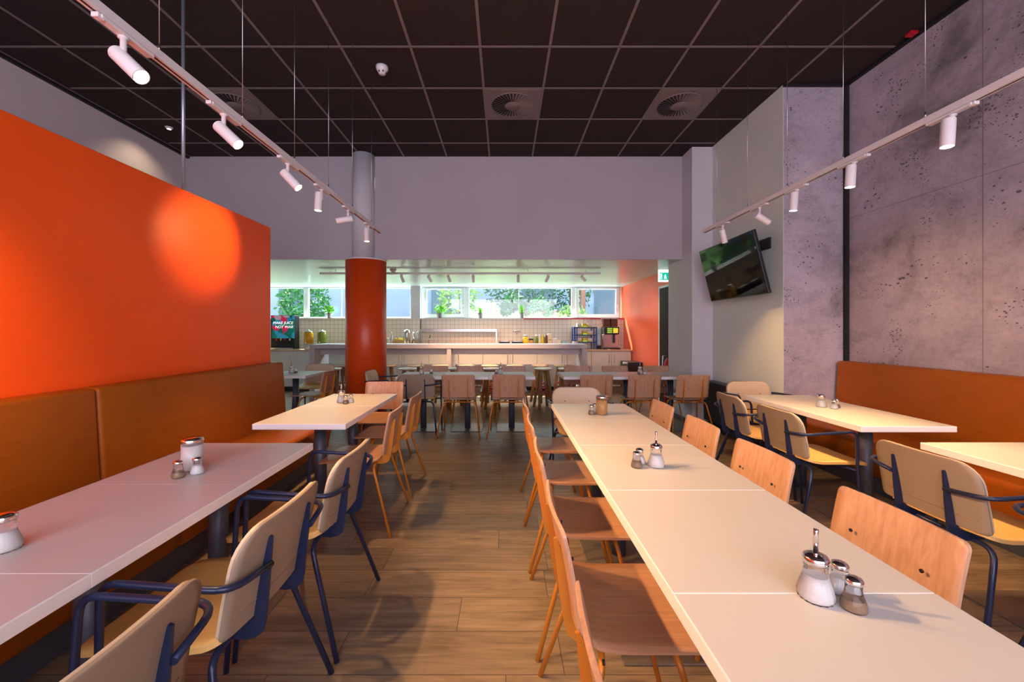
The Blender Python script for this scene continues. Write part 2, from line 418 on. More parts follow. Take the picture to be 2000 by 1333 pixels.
# partition
struct('wall_partition', box(B(), -2.46, -2.32, -2.5, 4.04, 0, 2.351, .003, 1), 'orange_wall', 'bright orange half-height partition wall')
bb = B(); box(bb, 2.87, 2.885, 4.3, 5.64, 0, .07); box(bb, 2.585, 2.6, 5.625, 6.45, 0, .075); box(bb, 2.585, 2.9, 5.625, 5.64, 0, .075)
struct('baseboard_right', bb, 'leg_grey')
# columns
cbm = B(); lathe(cbm, [(.155, 0), (.155, ZC-2.372)], 40, (-2.05, 5.925, 2.372))
o = struct('wall_upper_column', cbm, 'wall_light', 'slim grey upper column')
cbm = B(); lathe(cbm, [(.29, 0), (.29, 2.365)], 64, (-2.05, 6.04, 0)); o = obj('column', cbm, 'column')
tag(o, 'thick round orange column standing behind the left tables', 'column')
cbm = B(); lathe(cbm, [(.296, 2.35), (.296, 2.371)], 64, (-2.05, 6.04, 0)); obj('collar', cbm, 'white_metal', o)
# pole on the partition
cbm = B(); lathe(cbm, [(.012, 0), (.012, ZC-2.351)], 14, (-2.39, 3.03, 2.351)); o = obj('support_pole', cbm, 'pole')
tag(o, 'thin galvanised pole from orange partition up to ceiling', 'pole')
# door on the coral wall
db = B(); box(db, 2.795, 2.812, 6.62, 7.38, 0, 2.12)
o = struct('door_1', db, 'frame_white')
dp = B(); box(dp, 2.786, 2.797, 6.66, 7.31, 0, 2.08); obj('door_leaf', dp, 'door_brown', o, 'dark brown door leaf')
# windows
WZ0, WZ1 = 1.60, 2.371
def window(nm, x0, x1, sash, mull=()):
    fb = B(); t = .055 if not sash else .05
    box(fb, x0, x0+t, 9.72, 9.8, WZ0, WZ1); box(fb, x1-t, x1, 9.72, 9.8, WZ0, WZ1)
    box(fb, x0, x1, 9.722, 9.798, WZ0, WZ0+t); box(fb, x0, x1, 9.722, 9.798, WZ1-.03, WZ1)
    for q in mull: box(fb, q-.006, q+.006, 9.75, 9.77, WZ0, WZ1)
    o = struct(nm, fb, 'frame_white')
    a, b, c, d = x0+t, x1-t, WZ0+t, WZ1-.03
    if sash:
        s = B(); u = .07
        box(s, a-.01, a+u, 9.69, 9.75, c-.01, d+.01, .006, 1); box(s, b-u, b+.01, 9.69, 9.75, c-.01, d+.01, .006, 1)
        box(s, a, b, 9.692, 9.748, c-.01, c+u); box(s, a, b, 9.692, 9.748, d-.03, d+.01)
        obj('sash', s, 'frame_white', o)
        h = B(); tube(h, [(b-.03, 9.68, 1.95), (b-.03, 9.66, 1.95), (b-.03, 9.66, 1.85)], .008, 6); obj('window_handle', h, 'steel', o)
        a, b, c, d = a+u, b-u, c+u, d-.03
    g = B(); box(g, a, b, 9.76, 9.764, c, d); obj('pane', g, 'glass', o)
window('window_1', -7.0, -4.74, False)
window('window_2', -4.74, -2.19, False, (-3.9,))
window('window_3', -1.97, -.90, True)
window('window_4', -.90, 1.66, False, (.35,))
window('window_5', 1.66, 2.78, True)
sb = B(); box(sb, -7.0, 2.81, 9.57, 9.8, 1.60, 1.622); o = struct('trim_4', sb, 'sill', 'pale window sill board')
sb = B(); box(sb, .45, 2.81, 9.555, 9.57, 1.592, 1.624); struct('trim_5', sb, 'red', 'red sill edge strip')

# ------------------------------------------------------------------ outside
struct('ground', box(B(), -16, 12, 10.02, 24, 1.30, 1.42), 'ground')
bt = thing('apartment_building', 'pale blue rendered building across the garden, seen through the windows', 'building', (-1, 19, 1.42))
box_ = box(B(), -12, 12, 0, 2, 0, 9); obj('wall', box_, 'facade', bt)
for i, (x, wd) in enumerate(((-9.5, 1.6), (-6.2, 1.3), (-2.4, .9), (1.8, 1.5), (5.2, 2.2))):
    g = B(); box(g, x, x+wd, -.06, .02, .5, 2.4); obj('window', g, 'facade_glass', bt)
def leaves(bm, c, rx, ry, rz, n, s, seed):
    R = random.Random(seed)
    for i in range(n):
        a = R.uniform(0, 2*PI); b = math.acos(R.uniform(-1, 1)); k = R.uniform(.35, 1)**.5
        p = Vector((c[0]+rx*k*math.sin(b)*math.cos(a), c[1]+ry*k*math.sin(b)*math.sin(a), c[2]+rz*k*math.cos(b)))
        d1 = Vector((R.uniform(-1, 1), R.uniform(-1, 1), R.uniform(-.4, 1))).normalized()
        d2 = d1.cross(Vector((R.uniform(-1, 1), R.uniform(-1, 1), R.uniform(-1, 1)))).normalized()
        L = s*R.uniform(.6, 1.3)
        q = [p, p+d1*L*.5+d2*L*.22, p+d1*L, p+d1*L*.5-d2*L*.22]
        bm.faces.new([bm.verts.new(v) for v in q])
def shrub(x, y, r, h, m, label, n=500, trunk=False, s=.14, seed=1):
    t = thing('garden_tree' if trunk else 'garden_shrub', label, 'tree' if trunk else 'shrub', (x, y, 1.42))
    b = B(); leaves(b, (0, 0, h*.62 if trunk else h*.5), r, r, h*.42 if trunk else h*.5, n, s, seed); obj('foliage', b, m, t)
    b = B(); tube(b, [(0, 0, 0), (.03, 0, h*.4), (-.02, .02, h*.8)], .05, 7, radii=[.07, .05, .02] if trunk else [.03, .02, .01]); obj('stem', b, 'bark', t)
shrub(-6.2, 12.6, .75, 1.5, 'leaf_dark', 'dark green conical shrub outside, left of the orange column', 1500, s=.14, seed=3)
shrub(-4.6, 13.4, .5, 1.1, 'leaf_dark', 'dark green shrub outside, directly left of the column', 900, seed=4)
shrub(-7.8, 12.2, .35, .4, 'leaf_dark', 'low green bush outside behind the juice machine', 300, seed=5)
shrub(-1.45, 13.0, .7, 1.7, 'leaf_pale', 'pale leafy shrub outside behind the narrow opening window', 900, seed=6)
shrub(-.55, 11.9, .45, .8, 'leaf_pale', 'pale green shrub outside, left end of the wide window', 600, s=.1, seed=7)
shrub(.28, 12.9, .42, 1.1, 'leaf_dark', 'tall grassy green shrub outside, behind the middle sill plant', 900, s=.14, seed=8)
shrub(.45, 15.2, 1.3, 2.6, 'leaf_dark', 'dark tree outside above the brick wall', 1100, True, .16, 9)
shrub(1.1, 12.3, .42, .95, 'leaf_dark', 'green shrub outside, behind the right sill plant', 700, s=.1, seed=10)
shrub(2.1, 12.6, .5, .7, 'leaf_pale', 'bright low shrub outside, right end of wide window', 700, s=.1, seed=11)
shrub(2.5, 15.5, .9, 2.4, 'leaf_dark', 'bluish green tree outside beside the rust post', 800, True, .16, 12)
for i, (x, y, r) in enumerate(((-.3, 11.3, .3), (.35, 11.2, .3), (.9, 11.4, .28), (1.5, 11.3, .3))):
    shrub(x, y, r, .38, 'leaf_pale', ['bright herb clump outside at the glass, leftmost of four', 'bright herb clump outside at the glass, second from left', 'bright herb clump outside at the glass, third from left', 'bright herb clump outside at the glass, rightmost of four'][i], 350, s=.09, seed=20+i)
gw = B(); box(gw, -.3, 2.6, 14.0, 14.2, 1.42, 2.02); tag(obj('garden_wall', gw, 'brick'), 'low brick wall in the garden outside the wide window', 'wall')
for x, y, l in ((-8.9, 14, 'rust coloured post outside near the juice machine'), (-3.05, 14, 'rust coloured post outside, right of orange column'), (2.55, 13.2, 'rust coloured post outside, right end of wide window')):
    g = B(); box(g, x-.07, x+.07, y-.07, y+.07, 1.42, 4.5); tag(obj('garden_post', g, 'rust'), l, 'post')

# ------------------------------------------------------------------ banquettes
def banquette(label, side, X, yend, seams, y0=-.6):
    """side=+1: bench on the left wall facing +X; local x = distance from wall"""
    t = thing('banquette', label, 'bench', (X, 0, 0))
    s = side; ys = [y0]+seams+[yend]
    for a, b in zip(ys[:-1], ys[1:]):
        bm = B(); box(bm, 0, .13, a+.002, b-.002, .40, 1.02, .022, 4)
        for v in bm.verts:
            k = (1.02-v.co.z)/.58
            if v.co.x > .06: v.co.x += .035*k
            v.co.x *= s
        if s < 0: bmesh.ops.reverse_faces(bm, faces=bm.faces)
        for f in bm.faces: f.smooth = True
        obj('backrest', bm, 'leather', t)
        bm = B(); box(bm, .06, .62, a+.002, b-.002, .15, .445, .035, 4)
        for v in bm.verts:
            if v.co.z < .3 and v.co.x > .4: v.co.x -= .05*(.3-v.co.z)/.15
            v.co.x *= s
        if s < 0: bmesh.ops.reverse_faces(bm, faces=bm.faces)
        for f in bm.faces: f.smooth = True
        obj('seat', bm, 'leather', t)
    bm = B(); box(bm, min(.02*s, .5*s), max(.02*s, .5*s), y0, yend-.05, 0, .149); obj('plinth', bm, 'leg_grey', t, 'grey plinth')
    return t
BL = banquette('long orange-brown upholstered bench along the orange partition', 1, -2.318, 4.04, [.35, 2.19])
BR = banquette('orange-brown upholstered bench against the concrete wall', -1, 3.538, 4.17, [-.1])
for i, (y, l) in enumerate(((2.72, 'black double socket on bench plinth below second left table'), (1.12, 'black socket strip on bench plinth below the near left table'))):
    b = B(); box(b, -1.818, -1.808, y-.16, y+.16, .03, .12, .004, 1); o = obj('power_socket', b, 'plastic_black'); tag(o, l, 'socket')
    for k in (-.08, 0.0, .08):
        b = B(); lathe(b, [(.018, 0), (.02, .004)], 12); 
        for v in b.verts: v.co = Vector((-1.808+v.co.z, y+k+v.co.x, .075+v.co.y))
        obj('outlet', b, 'dark_metal', o)

# ------------------------------------------------------------------ tables
TZ = .735; TH = .037
def make_table():
    t = thing('dining_table', '', 'table')
    b = box(B(), -.2975, .2975, -.2985, .2985, TZ-TH, TZ, .003, 2)
    for f in b.faces: f.normal_update(); f.material_index = 0 if f.normal.z > .97 else 1
    obj('tabletop', b, ['white_lam', 'white_edge'], t)
    b = B(); lathe(b, [(.04, .008), (.04, TZ-TH-.012)], 28); obj('column', b, 'leg_grey', t, 'blue-grey metal column')
    b = B(); box(b, -.14, .14, -.14, .14, TZ-TH-.014, TZ-TH-.001); obj('mounting_plate', b, 'leg_grey', t)
    b = box(B(), -.205, .205, -.205, .205, 0, .008, .003, 1); obj('base_plate', b, 'plate_metal', t, 'thin grey floor plate')
    return t
tb0 = make_table(); first = [True]
def table(x, y, label, group, sx=1, sy=1):
    t = tb0 if first[0] else copy_tree(tb0); first[0] = False
    t.location = (x, y, 0); t.scale = (sx, sy, 1); tag(t, label, 'table', group); return t
G = 'square white tables forming the long centre row'
for i, (y, l) in enumerate(((.622, 'white square table, nearest of the long centre row'),
        (1.2185, 'white square table of centre row, second from the camera, in front of near shakers'),
        (1.8155, 'white square table of centre row carrying the middle sugar dispenser'),
        (2.4125, 'bare white square table, fourth in the long centre row'),
        (3.0095, 'white square table at far end of centre row, under the cinnamon jar'))):
    table(.6785, y, l, G)
G = 'square white tables along the left bench'
for y, l in ((.115, 'white square table at left bench, cut by the lower left corner'), (.7055, 'white square table at left bench beside the nearest armchair'), (1.285, 'white square table at left bench, middle of the near row'), (1.8625, 'white square table at left bench carrying the tall sugar jar')):
    table(-1.3075, y, l, G, 1, .975)
for y, l in ((2.8975, 'white square table, near half of the second left row'), (3.5165, 'white square table under shakers, far half of the second left row')):
    table(-1.3075, y, l, G, 1, 1.035)
G = 'square white tables along the right bench'
for y, l in ((2.83, 'white square table at right bench, near half of the far pair'), (3.4465, 'white square table at right bench under small shakers, far half of the pair')):
    table(2.51, y, l, G, 1, 1.03)
for y, l in ((1.868, 'white square table at right edge beside the nearest full armchair'), (1.27, 'white square table at right bench, nearest, cut by the right edge')):
    table(2.51, y, l, G)
G = 'square white tables in the back row'
YB = 5.545; sy = 1.08
for x, l in ((-1.10, 'back row table right of orange column, left third of its group'), (-.50, 'back row table, middle of the left group'), (.10, 'back row table, right third of the left group beside the stools')):
    table(x, YB, l, G, 1.005, sy)
for x, l in ((1.06, 'back row table beside the stools, left third of the right group'), (1.66, 'back row table under the shakers, middle of the right group'), (2.26, 'back row table next to the grey post, right third of right group')):
    table(x, YB, l, G, 1.005, sy)
table(-2.91, 5.68, 'white table behind the end of the left bench, left of the column', G, 1, 1.1)

# ------------------------------------------------------------------ chairs (sitter faces local +Y)
def blade(bm, sgn, x, thick=.007, dy=0):
    o = [(-.246, .725), (-.238, .728), (-.226, .70), (-.200, .60), (-.186, .50), (-.172, .472), (-.10, .452), (-.04, .446), (-.04, .436),
         (-.10, .428), (-.165, .424), (-.195, .430), (-.217, .446), (-.226, .48), (-.236, .58)]
    o = [(a+dy*max(0, (z-.46))/.27, z) for a, z in o]
    return plate(bm, o, 'x', x-thick/2, x+thick/2)
def make_wood_chair():
    t = thing('wooden_chair', '', 'chair')
    def fb(u, v): # back: v = height
        k = (v-.50)/.285
        return (u, -.196-.05*k+.02*k*(1-k)+.35*u*u*1.0-.008, v)
    obj('backrest', sheet(B(), fb, wfun(.203, .50, .785, .012, .022), vrows(.50, .785, .012, .022), 14, .012), 'chair_wood', t)
    def fs(u, v): # seat: v = depth
        z = .458+(.022*max(0, (-.06-v)/.12)**2)-(.012*max(0, (v-.12)/.12)**2)+.10*u*u
        return (u, v, z)
    obj('seat', sheet(B(), fs, wfun(.208, -.165, .235, .03, .035), vrows(-.165, .235, .03, .035), 12, .012), 'seat_wood', t)
    for s in (-1, 1):
        obj('back_bracket', blade(B(), s, s*.115, .009, -.012), 'orange_metal', t)
        b = B()
        lathe(b, [(.0055, 0), (.0055, .004)], 10)
        for v in b.verts: v.co = Vector((s*.115+v.co.x, -.203+v.co.z, .665+v.co.y))
        obj('screw', b, 'dark_metal', t)
    for s in (-1, 1):
        obj('leg', tube(B(), fillet([(0, -.13, .432), (s*.20, -.13, .432), (s*.268, -.262, 0)], .05), .0092, 10), 'orange_metal', t)
        obj('leg', tube(B(), fillet([(0, .075, .432), (s*.19, .075, .432), (s*.235, .185, 0)], .05), .0092, 10), 'orange_metal', t)
    return t
def make_armchair():
    t = thing('armchair', '', 'chair')
    def fb(u, v):
        k = (v-.495)/.29
        return (u, -.188-.058*k+.018*k*(1-k)+.42*u*u, v)
    def back(th, off, W, z0, z1, r1, mt, nm, lb=None):
        return obj(nm, sheet(B(), lambda u, v: (fb(u, v)[0], fb(u, v)[1]+off, v), wfun(W, z0, z1, .02, r1), vrows(z0, z1, .02, r1), 16, th), mt, t, lb)
    back(.010, -.005, .235, .495, .785, .085, 'pad_back', 'backrest', 'tan back shell')
    back(.012, .006, .231, .50, .782, .083, 'pad', 'back_pad', 'cream leatherette back pad')
    s = B(); pts = [(u, fb(u, .545)[1]-.0105, .545) for u in [-.2+.4*i/16 for i in range(17)]]; tube(s, pts, .0018, 5); obj('seam', s, 'stitch', t)
    def fs(u, v):
        z = .462+(.03*max(0, (-.06-v)/.12)**2)-(.014*max(0, (v-.12)/.12)**2)+.12*u*u
        return (u, v, z)
    obj('seat', sheet(B(), fs, wfun(.222, -.165, .245, .05, .05), vrows(-.165, .245, .05, .05), 14, .022), 'seat_pad', t)
    for s in (-1, 1): obj('back_bracket', blade(B(), s, s*.115, .008), 'navy', t)
    for s in (-1, 1):
        obj('leg', tube(B(), fillet([(0, -.12, .430), (s*.20, -.12, .430), (s*.27, -.255, 0)], .055), .0105, 10), 'navy', t)
        b = B(); tube(b, fillet([(s*.27, .155, 0), (s*.262, .12, .43), (s*.270, .108, .686), (s*.274, -.226, .664), (s*.118, -.243, .648)], [.02, .05, .06]), .0095, 10)
        obj('armrest', b, 'navy', t)
        b = B(); tube(b, [(0, .06, .434), (s*.262, .118, .434)], .009, 8); obj('seat_rail', b, 'navy', t)
        b = B()
        lathe(b, [(.006, 0), (.006, .005)], 10)
        for v in b.verts: v.co = Vector((s*.115+v.co.x, -.190+v.co.z, .66+v.co.y))
        obj('screw', b, 'stitch', t)
    return t
wc, ac = make_wood_chair(), make_armchair(); used = set()
def chair(proto, x, y, ang, label, group, s=1):
    t = proto if proto.name not in used else copy_tree(proto); used.add(proto.name)
    t.location = (x, y, 0); t.rotation_euler = (0, 0, math.radians(ang)); tag(t, label, 'chair', group)
    return t
# facing +X => rotation -90 ; facing -X => +90 ; facing -Y => 180
G = 'wooden chairs on the left side of the centre row'
for y, l, a in ((.70, 'wooden chair left of centre row, nearest, cut by the bottom edge', -90), (1.30, 'wooden chair left of centre row, second from camera, seat fully visible', -90),
             (1.90, 'wooden chair left of centre row, middle one of five', -91), (2.50, 'wooden chair left of centre row, fourth from the camera', -90), (3.09, 'wooden chair left of centre row, farthest of the five', -89)):
    chair(wc, .40, y, a, l, G)
G = 'wooden chairs on the right side of the centre row'
for y, l, a in ((1.24, 'large wooden chair back at right of centre row, nearest, two dark screws', 90), (1.87, 'wooden chair right of centre row, second from the camera', 91),
             (2.45, 'wooden chair right of centre row, third from the camera', 90), (3.06, 'wooden chair right of centre row, farthest of the four', 90)):
    chair(wc, .952, y, a, l, G)
chair(ac, .69, 3.68, 180, 'beige armchair at the far end of the centre row, facing the camera', 'armchairs')
G = 'armchairs beside the left bench tables'
for y, l, a in ((.72, 'beige armchair at lower left corner, nearest of all', 90), (1.31, 'beige armchair at left row, middle one with full navy frame', 90), (1.90, 'beige armchair at left row, farthest of the three', 90)):
    chair(ac, -.925, y, a, l, G)
G = 'wooden chairs at the second left table row'
chair(wc, -1.0, 2.88, 91, 'wooden chair at second left row, near one seen from behind', G)
chair(wc, -.995, 3.50, 89, 'wooden chair at second left row, far one beside the aisle', G)
chair(wc, -1.27, 4.09, 180, 'wooden chair facing the camera at far end of second left row', G)
G = 'armchairs beside the right bench tables'
for y, l, a in ((1.27, 'beige armchair cut by the right edge of the picture', -90), (1.87, 'large beige armchair at right, nearest full one, seen from behind', -90),
             (2.86, 'beige armchair at right bench pair, near one with long navy arm', -90), (3.46, 'beige armchair at right bench pair, far one beside the chair back row', -93)):
    chair(ac, 2.135, y, a, l, G)
chair(ac, 2.60, 4.13, 180, 'cream lit armchair facing camera, at far end of right bench tables', G)
G = 'chairs in front of the back tables'
chair(ac, -1.10, 5.27, 0, 'beige armchair seen from behind at the back table right of column', G)
for x, l in ((-.567, 'wooden chair from behind at back tables, next to the armchair'), (.055, 'wooden chair from behind at back tables, left of the bar stools'),
             (1.135, 'wooden chair from behind, right of the bar stools, leftmost of three'), (1.727, 'wooden chair from behind, middle of the right back group'), (2.325, 'wooden chair from behind, in front of the grey post')):
    chair(wc, x, 5.24, 0, l, G)
G = 'chairs behind the back tables'
for x, l in ((-1.07, 'wooden chair behind back tables, first right of the column'), (-.53, 'wooden chair behind back tables, middle of the left group'), (.12, 'wooden chair behind back tables, right of the left group'),
             (1.12, 'wooden chair behind right back tables, leftmost of three'), (1.70, 'wooden chair behind right back tables, middle one'), (2.33, 'wooden chair behind right back tables, beside the door')):
    chair(wc, x, 6.03, 180, l, G)
chair(ac, -1.60, 5.55, -90, 'beige armchair at the left end of back tables, in front of column', 'chairs around the back tables')
chair(ac, -3.0, 6.42, 180, 'tan armchair behind the small table left of the column', 'chairs around the back tables')
chair(wc, -2.62, 5.58, 88, 'wooden chair right of the small table, against the orange column', 'chairs around the back tables')
chair(wc, -3.42, 5.72, -88, 'wooden chair left of the small table, mostly hidden by the bench', 'chairs around the back tables')

# ------------------------------------------------------------------ shakers and jars
def pear(r, h, neck):  # pear shaped outline
    return [(r*.80, 0), (r*.95, h*.03), (r, h*.12), (r*.97, h*.24), (r*.86, h*.40), (neck*1.12, h*.62), (neck, h*.80), (neck*1.03, h)]
def inset(prof, d, h):
    o = [(max(.002, a-d), z+d) for a, z in prof if z+d < h]; return o
def make_dispenser(spout=True, fill='sugar'):
    t = thing('sugar_dispenser', '', 'sugar dispenser'); p = pear(.0345, .082, .0215)
    obj('glass_body', lathe(B(), p, 48, flute=.04, nf=16), 'shaker_glass', t, 'ribbed clear glass body')
    obj('sugar', lathe(B(), inset(p, .003, .066), 32), fill, t, 'white sugar filling')
    obj('lid', lathe(B(), [(.0245, .080), (.0255, .083), (.0255, .093), (.022, .097), (.012, .101), (.001, .102)], 32), 'chrome', t, 'chrome lid')
    if spout: obj('spout', tube(B(), [(0, 0, .10), (0, 0, .148), (.001, 0, .154)], .0052, 12), 'chrome', t, 'chrome pouring tube')
    return t
def make_shaker(nm, fill, cat, lvl):
    t = thing(nm, '', cat); p = pear(.0245, .056, .0150)
    obj('glass_body', lathe(B(), p, 32), 'shaker_glass', t)
    obj('filling', lathe(B(), inset(p, .002, lvl), 24), fill, t)
    obj('lid', lathe(B(), [(.0165, .055), (.0175, .057), (.0175, .063), (.015, .067), (.007, .070), (.001, .0705)], 24), 'chrome', t, 'chrome lid')
    return t
def make_jar(fill, lidmat):
    t = thing('sugar_jar', '', 'jar'); p = [(.037, 0), (.039, .003), (.039, .118)]
    obj('glass_body', lathe(B(), p, 40), 'shaker_glass', t)
    obj('filling', lathe(B(), [(.036, .004), (.036, .105)], 32), fill, t)
    obj('lid', lathe(B(), [(.041, .116), (.042, .118), (.042, .130), (.038, .135), (.001, .137)], 40), lidmat, t, 'shiny lid')
    return t
d1, d2 = make_dispenser(), make_dispenser(False)
s1, p1 = make_shaker('salt_shaker', 'salt', 'salt shaker', .042), make_shaker('pepper_shaker', 'pepper', 'pepper shaker', .034)
j1, j2 = make_jar('sugar', 'chrome'), make_jar('cinnamon', 'chrome')
def put(proto, x, y, label, z=TZ+.0005, rz=0):
    t = proto if proto.name not in used else copy_tree(proto); used.add(proto.name)
    t.location = (x, y, z); t.rotation_euler = (0, 0, rz); t['label'] = label; t['group'] = 'condiments on the tables'; return t
put(d1, .690, .902, 'sugar dispenser with chrome tube on nearest centre table'); put(s1, .762, .925, 'salt shaker right behind the nearest sugar dispenser'); put(p1, .745, .868, 'pepper shaker on nearest centre table, in front of the salt')
put(d1, .662, 1.775, 'sugar dispenser with chrome tube in the middle of centre row'); put(s1, .603, 1.815, 'salt shaker beside the middle sugar dispenser'); put(p1, .575, 1.768, 'pepper shaker, leftmost of the middle set in centre row')
put(j2, .69, 2.88, 'tall brown cinnamon jar at far end of centre row'); put(s1, .652, 2.93, 'salt shaker touching the brown cinnamon jar'); put(p1, .617, 2.88, 'pepper shaker left of the brown cinnamon jar')
put(j1, -1.335, 1.74, 'wide glass sugar jar with shiny lid on left table'); put(p1, -1.318, 1.645, 'pepper shaker in front of the wide sugar jar'); put(s1, -1.275, 1.69, 'salt shaker right of the wide sugar jar')
put(d2, -1.352, 1.10, 'glass sugar dispenser cut by the left edge of the picture')
put(d1, -1.345, 3.36, 'sugar dispenser with tube on second left row'); put(p1, -1.285, 3.30, 'pepper shaker on second left row'); put(s1, -1.265, 3.36, 'salt shaker, rightmost of the set on second left row')
put(d2, 2.46, 3.16, 'small white sugar dispenser on right bench table'); put(s1, 2.50, 3.085, 'salt shaker on right bench table, in front'); put(p1, 2.555, 3.13, 'pepper shaker on right bench table, rightmost')
put(d1, -1.14, 5.60, 'sugar dispenser on back table right of the column'); put(p1, -1.0, 5.58, 'small dark shaker right of the back left dispenser')
put(d1, -.05, 5.60, 'sugar dispenser on back table near the bar stools'); put(p1, -.11, 5.56, 'pepper shaker left of the dispenser near the bar stools')
put(d1, 1.86, 5.58, 'sugar dispenser on the right group of back tables'); put(p1, 1.82, 5.5, 'pepper shaker on the right group of back tables'); put(s1, 1.90, 5.5, 'salt shaker on the right group of back tables')
put(d1, -2.99, 5.72, 'sugar dispenser on small table left of the column'); put(p1, -2.92, 5.70, 'pepper shaker on small table left of the column')

# ------------------------------------------------------------------ light tracks
ZT = 2.365
def track(x, y0, y1, wires, label, z=ZT):
    t = thing('light_track', label, 'light track', (x, 0, 0))
    b = B(); box(b, -.017, .017, y0, y1, z, z+.034, .002, 1); obj('rail', b, 'white_metal', t)
    b = B(); box(b, -.004, .004, y0+.01, y1-.01, z-.0006, z+.002); obj('slot', b, 'dark_metal', t, 'dark slot along the underside')
    for y in wires:
        b = B(); tube(b, [(0, y, z+.034), (0, y, ZC-.002)], .0016, 6); w_ = obj('suspension_wire', b, 'steel', t)
        b = B(); tube(b, [(0, y, z+.034), (0, y, z+.065)], .004, 8); box(b, -.008, .008, y-.02, y+.02, z+.034, z+.038); obj('clamp', b, 'steel', w_)
    return t
track(-1.325, .2, 4.335, (.55, 1.06, 1.563, 2.06, 2.57, 3.07, 3.55, 4.06), 'long white ceiling track hanging on wires over left tables')
track(2.12, .2, 4.32, (.55, 1.06, 1.55, 2.05, 2.546, 3.05, 3.55, 4.06), 'long white ceiling track hanging on wires over right tables')
def spot(x, y, d, label, group, z=ZT, energy=38, col=(1, .56, .24), cone=62, lens='lens', R=.0265, L=.132, stem=.072, blend=.85, adL=.20, paint='white_metal'):
    t = thing('track_spotlight', label, 'spotlight', (x, y, z), 0, group); d = Vector(d).normalized()
    b = B(); box(b, -.0155, .0155, -adL*.45, adL*.55, -.014, -.001, .003, 2); ad = obj('adaptor', b, paint, t)
    b = B(); box(b, -.012, .012, adL*-.45-.012, adL*-.45+.012, -.018, -.002, .002, 1); obj('latch', b, paint, ad)
    b = B(); tube(b, [(0, 0, -.014), (0, 0, -.02), (0, 0, -.021), (0, 0, -stem-.02)], .0085, 14, radii=[.016, .016, .0095, .0095]); obj('stem', b, paint, t)
    pv = Vector((0, 0, -stem-.02)); side = Vector((0, 0, 0))
    if d.z < -.93: side = Vector((-.02, 0, 0)); pv = pv+side+Vector((0, 0, .02))
    a, e = pv-d*.038, pv+d*(L-.038)
    b = B(); tube(b, [a, a+d*.004, e], R, 26, caps=False, radii=[R*.92, R, R])
    tube(b, [e, e-d*.02], R*.9, 26, caps=False); tube(b, [a, a+d*.001], R*.92, 26); obj('housing', b, paint, t)
    b = B(); tube(b, [e-d*.006, e-d*.004], R*.88, 26); obj('lens', b, lens, t, 'glowing lens')
    if energy:
        light('spot_beam', 'SPOT', e+d*.006, energy, col, aim=d, parent=t, spot_size=math.radians(cone), spot_blend=blend, shadow_soft_size=.018)
    return t
G = 'white spotlights on the left track'
for y, d, l, en, cn in ((.85, (-.75, .25, -.62), 'white spotlight on left track beyond the left picture edge', 60, 75),
        (1.416, (.72, -.06, -.69), 'brightest white spotlight, nearest on the left track', 105, 74),
        (1.922, (.72, .02, -.69), 'second white spotlight on the left track', 90, 72),
        (2.49, (.68, .05, -.73), 'third white spotlight on the left track', 75, 70),
        (2.95, (-.06, 0, -1), 'upright white spotlight, fourth on the left track', 55, 66),
        (3.45, (-.96, -.25, -.22), 'white spotlight on left track turned towards the orange partition', 36, 54),
        (3.97, (.05, 0, -1), 'upright white spotlight at the far end of left track', 45, 66)):
    spot(-1.325, y, d, l, G, energy=en, cone=cn)
G = 'white spotlights on the right track'
for y, d, l, en, cn in ((.9, (1.42, 2.0, -1.35), 'white spotlight on right track beyond the right picture edge', 70, 60),
        (1.926, (-.06, 0, -1), 'large upright white spotlight, nearest on the right track', 60, 70),
        (2.467, (-.04, .02, -1), 'upright white spotlight, second on the right track', 60, 70),
        (2.95, (-.04, .05, -1), 'upright white spotlight, third on the right track', 60, 70),
        (3.38, (.86, .1, -.48), 'white spotlight on right track tilted to the right', 9, 75),
        (3.95, (.34, .22, -.9), 'white spotlight at far end of right track before the television', 32, 66)):
    spot(2.12, y, d, l, G, energy=en, cone=cn)
# back zone track
t = thing('light_track', 'short white track on the kitchen ceiling above the bar', 'light track', (0, 7.0, 0))
b = B(); box(b, -3.17, 1.65, -.017, .017, 2.295, 2.33, .002, 1); obj('rail', b, 'white_metal', t)
for x in (-2.9, -1.5, -.5, .4, 1.4):
    b = B(); tube(b, [(x, 0, 2.33), (x, 0, 2.371)], .006, 8); obj('bracket', b, 'white_metal', t)
G = 'spotlights on the kitchen track'
for px, d, l in ((785, (.25, .1, -1), 'kitchen spotlight nearest the orange column'), (838, (.5, .1, -1), 'kitchen spotlight, second from the column'), (876, (.35, .1, -1), 'kitchen spotlight, third from the column'),
                 (924, (0.02, .1, -1), 'kitchen spotlight, middle one of seven'), (1012, (0.02, .1, -1), 'kitchen spotlight, fifth from the column'), (1070, (-.45, .1, -1), 'kitchen spotlight leaning left, second from right end'), (1138, (.9, .1, -.8), 'kitchen spotlight leaning right, at the right end')):
    x = (px-985)*7.0/795
    s_ = spot(x, 7.0, (d[0], .75, d[2]), l, G, z=2.294, energy=36, col=(1, .60, .32), cone=85, lens='lens_far', R=.024, L=.12, stem=.035, adL=.14)
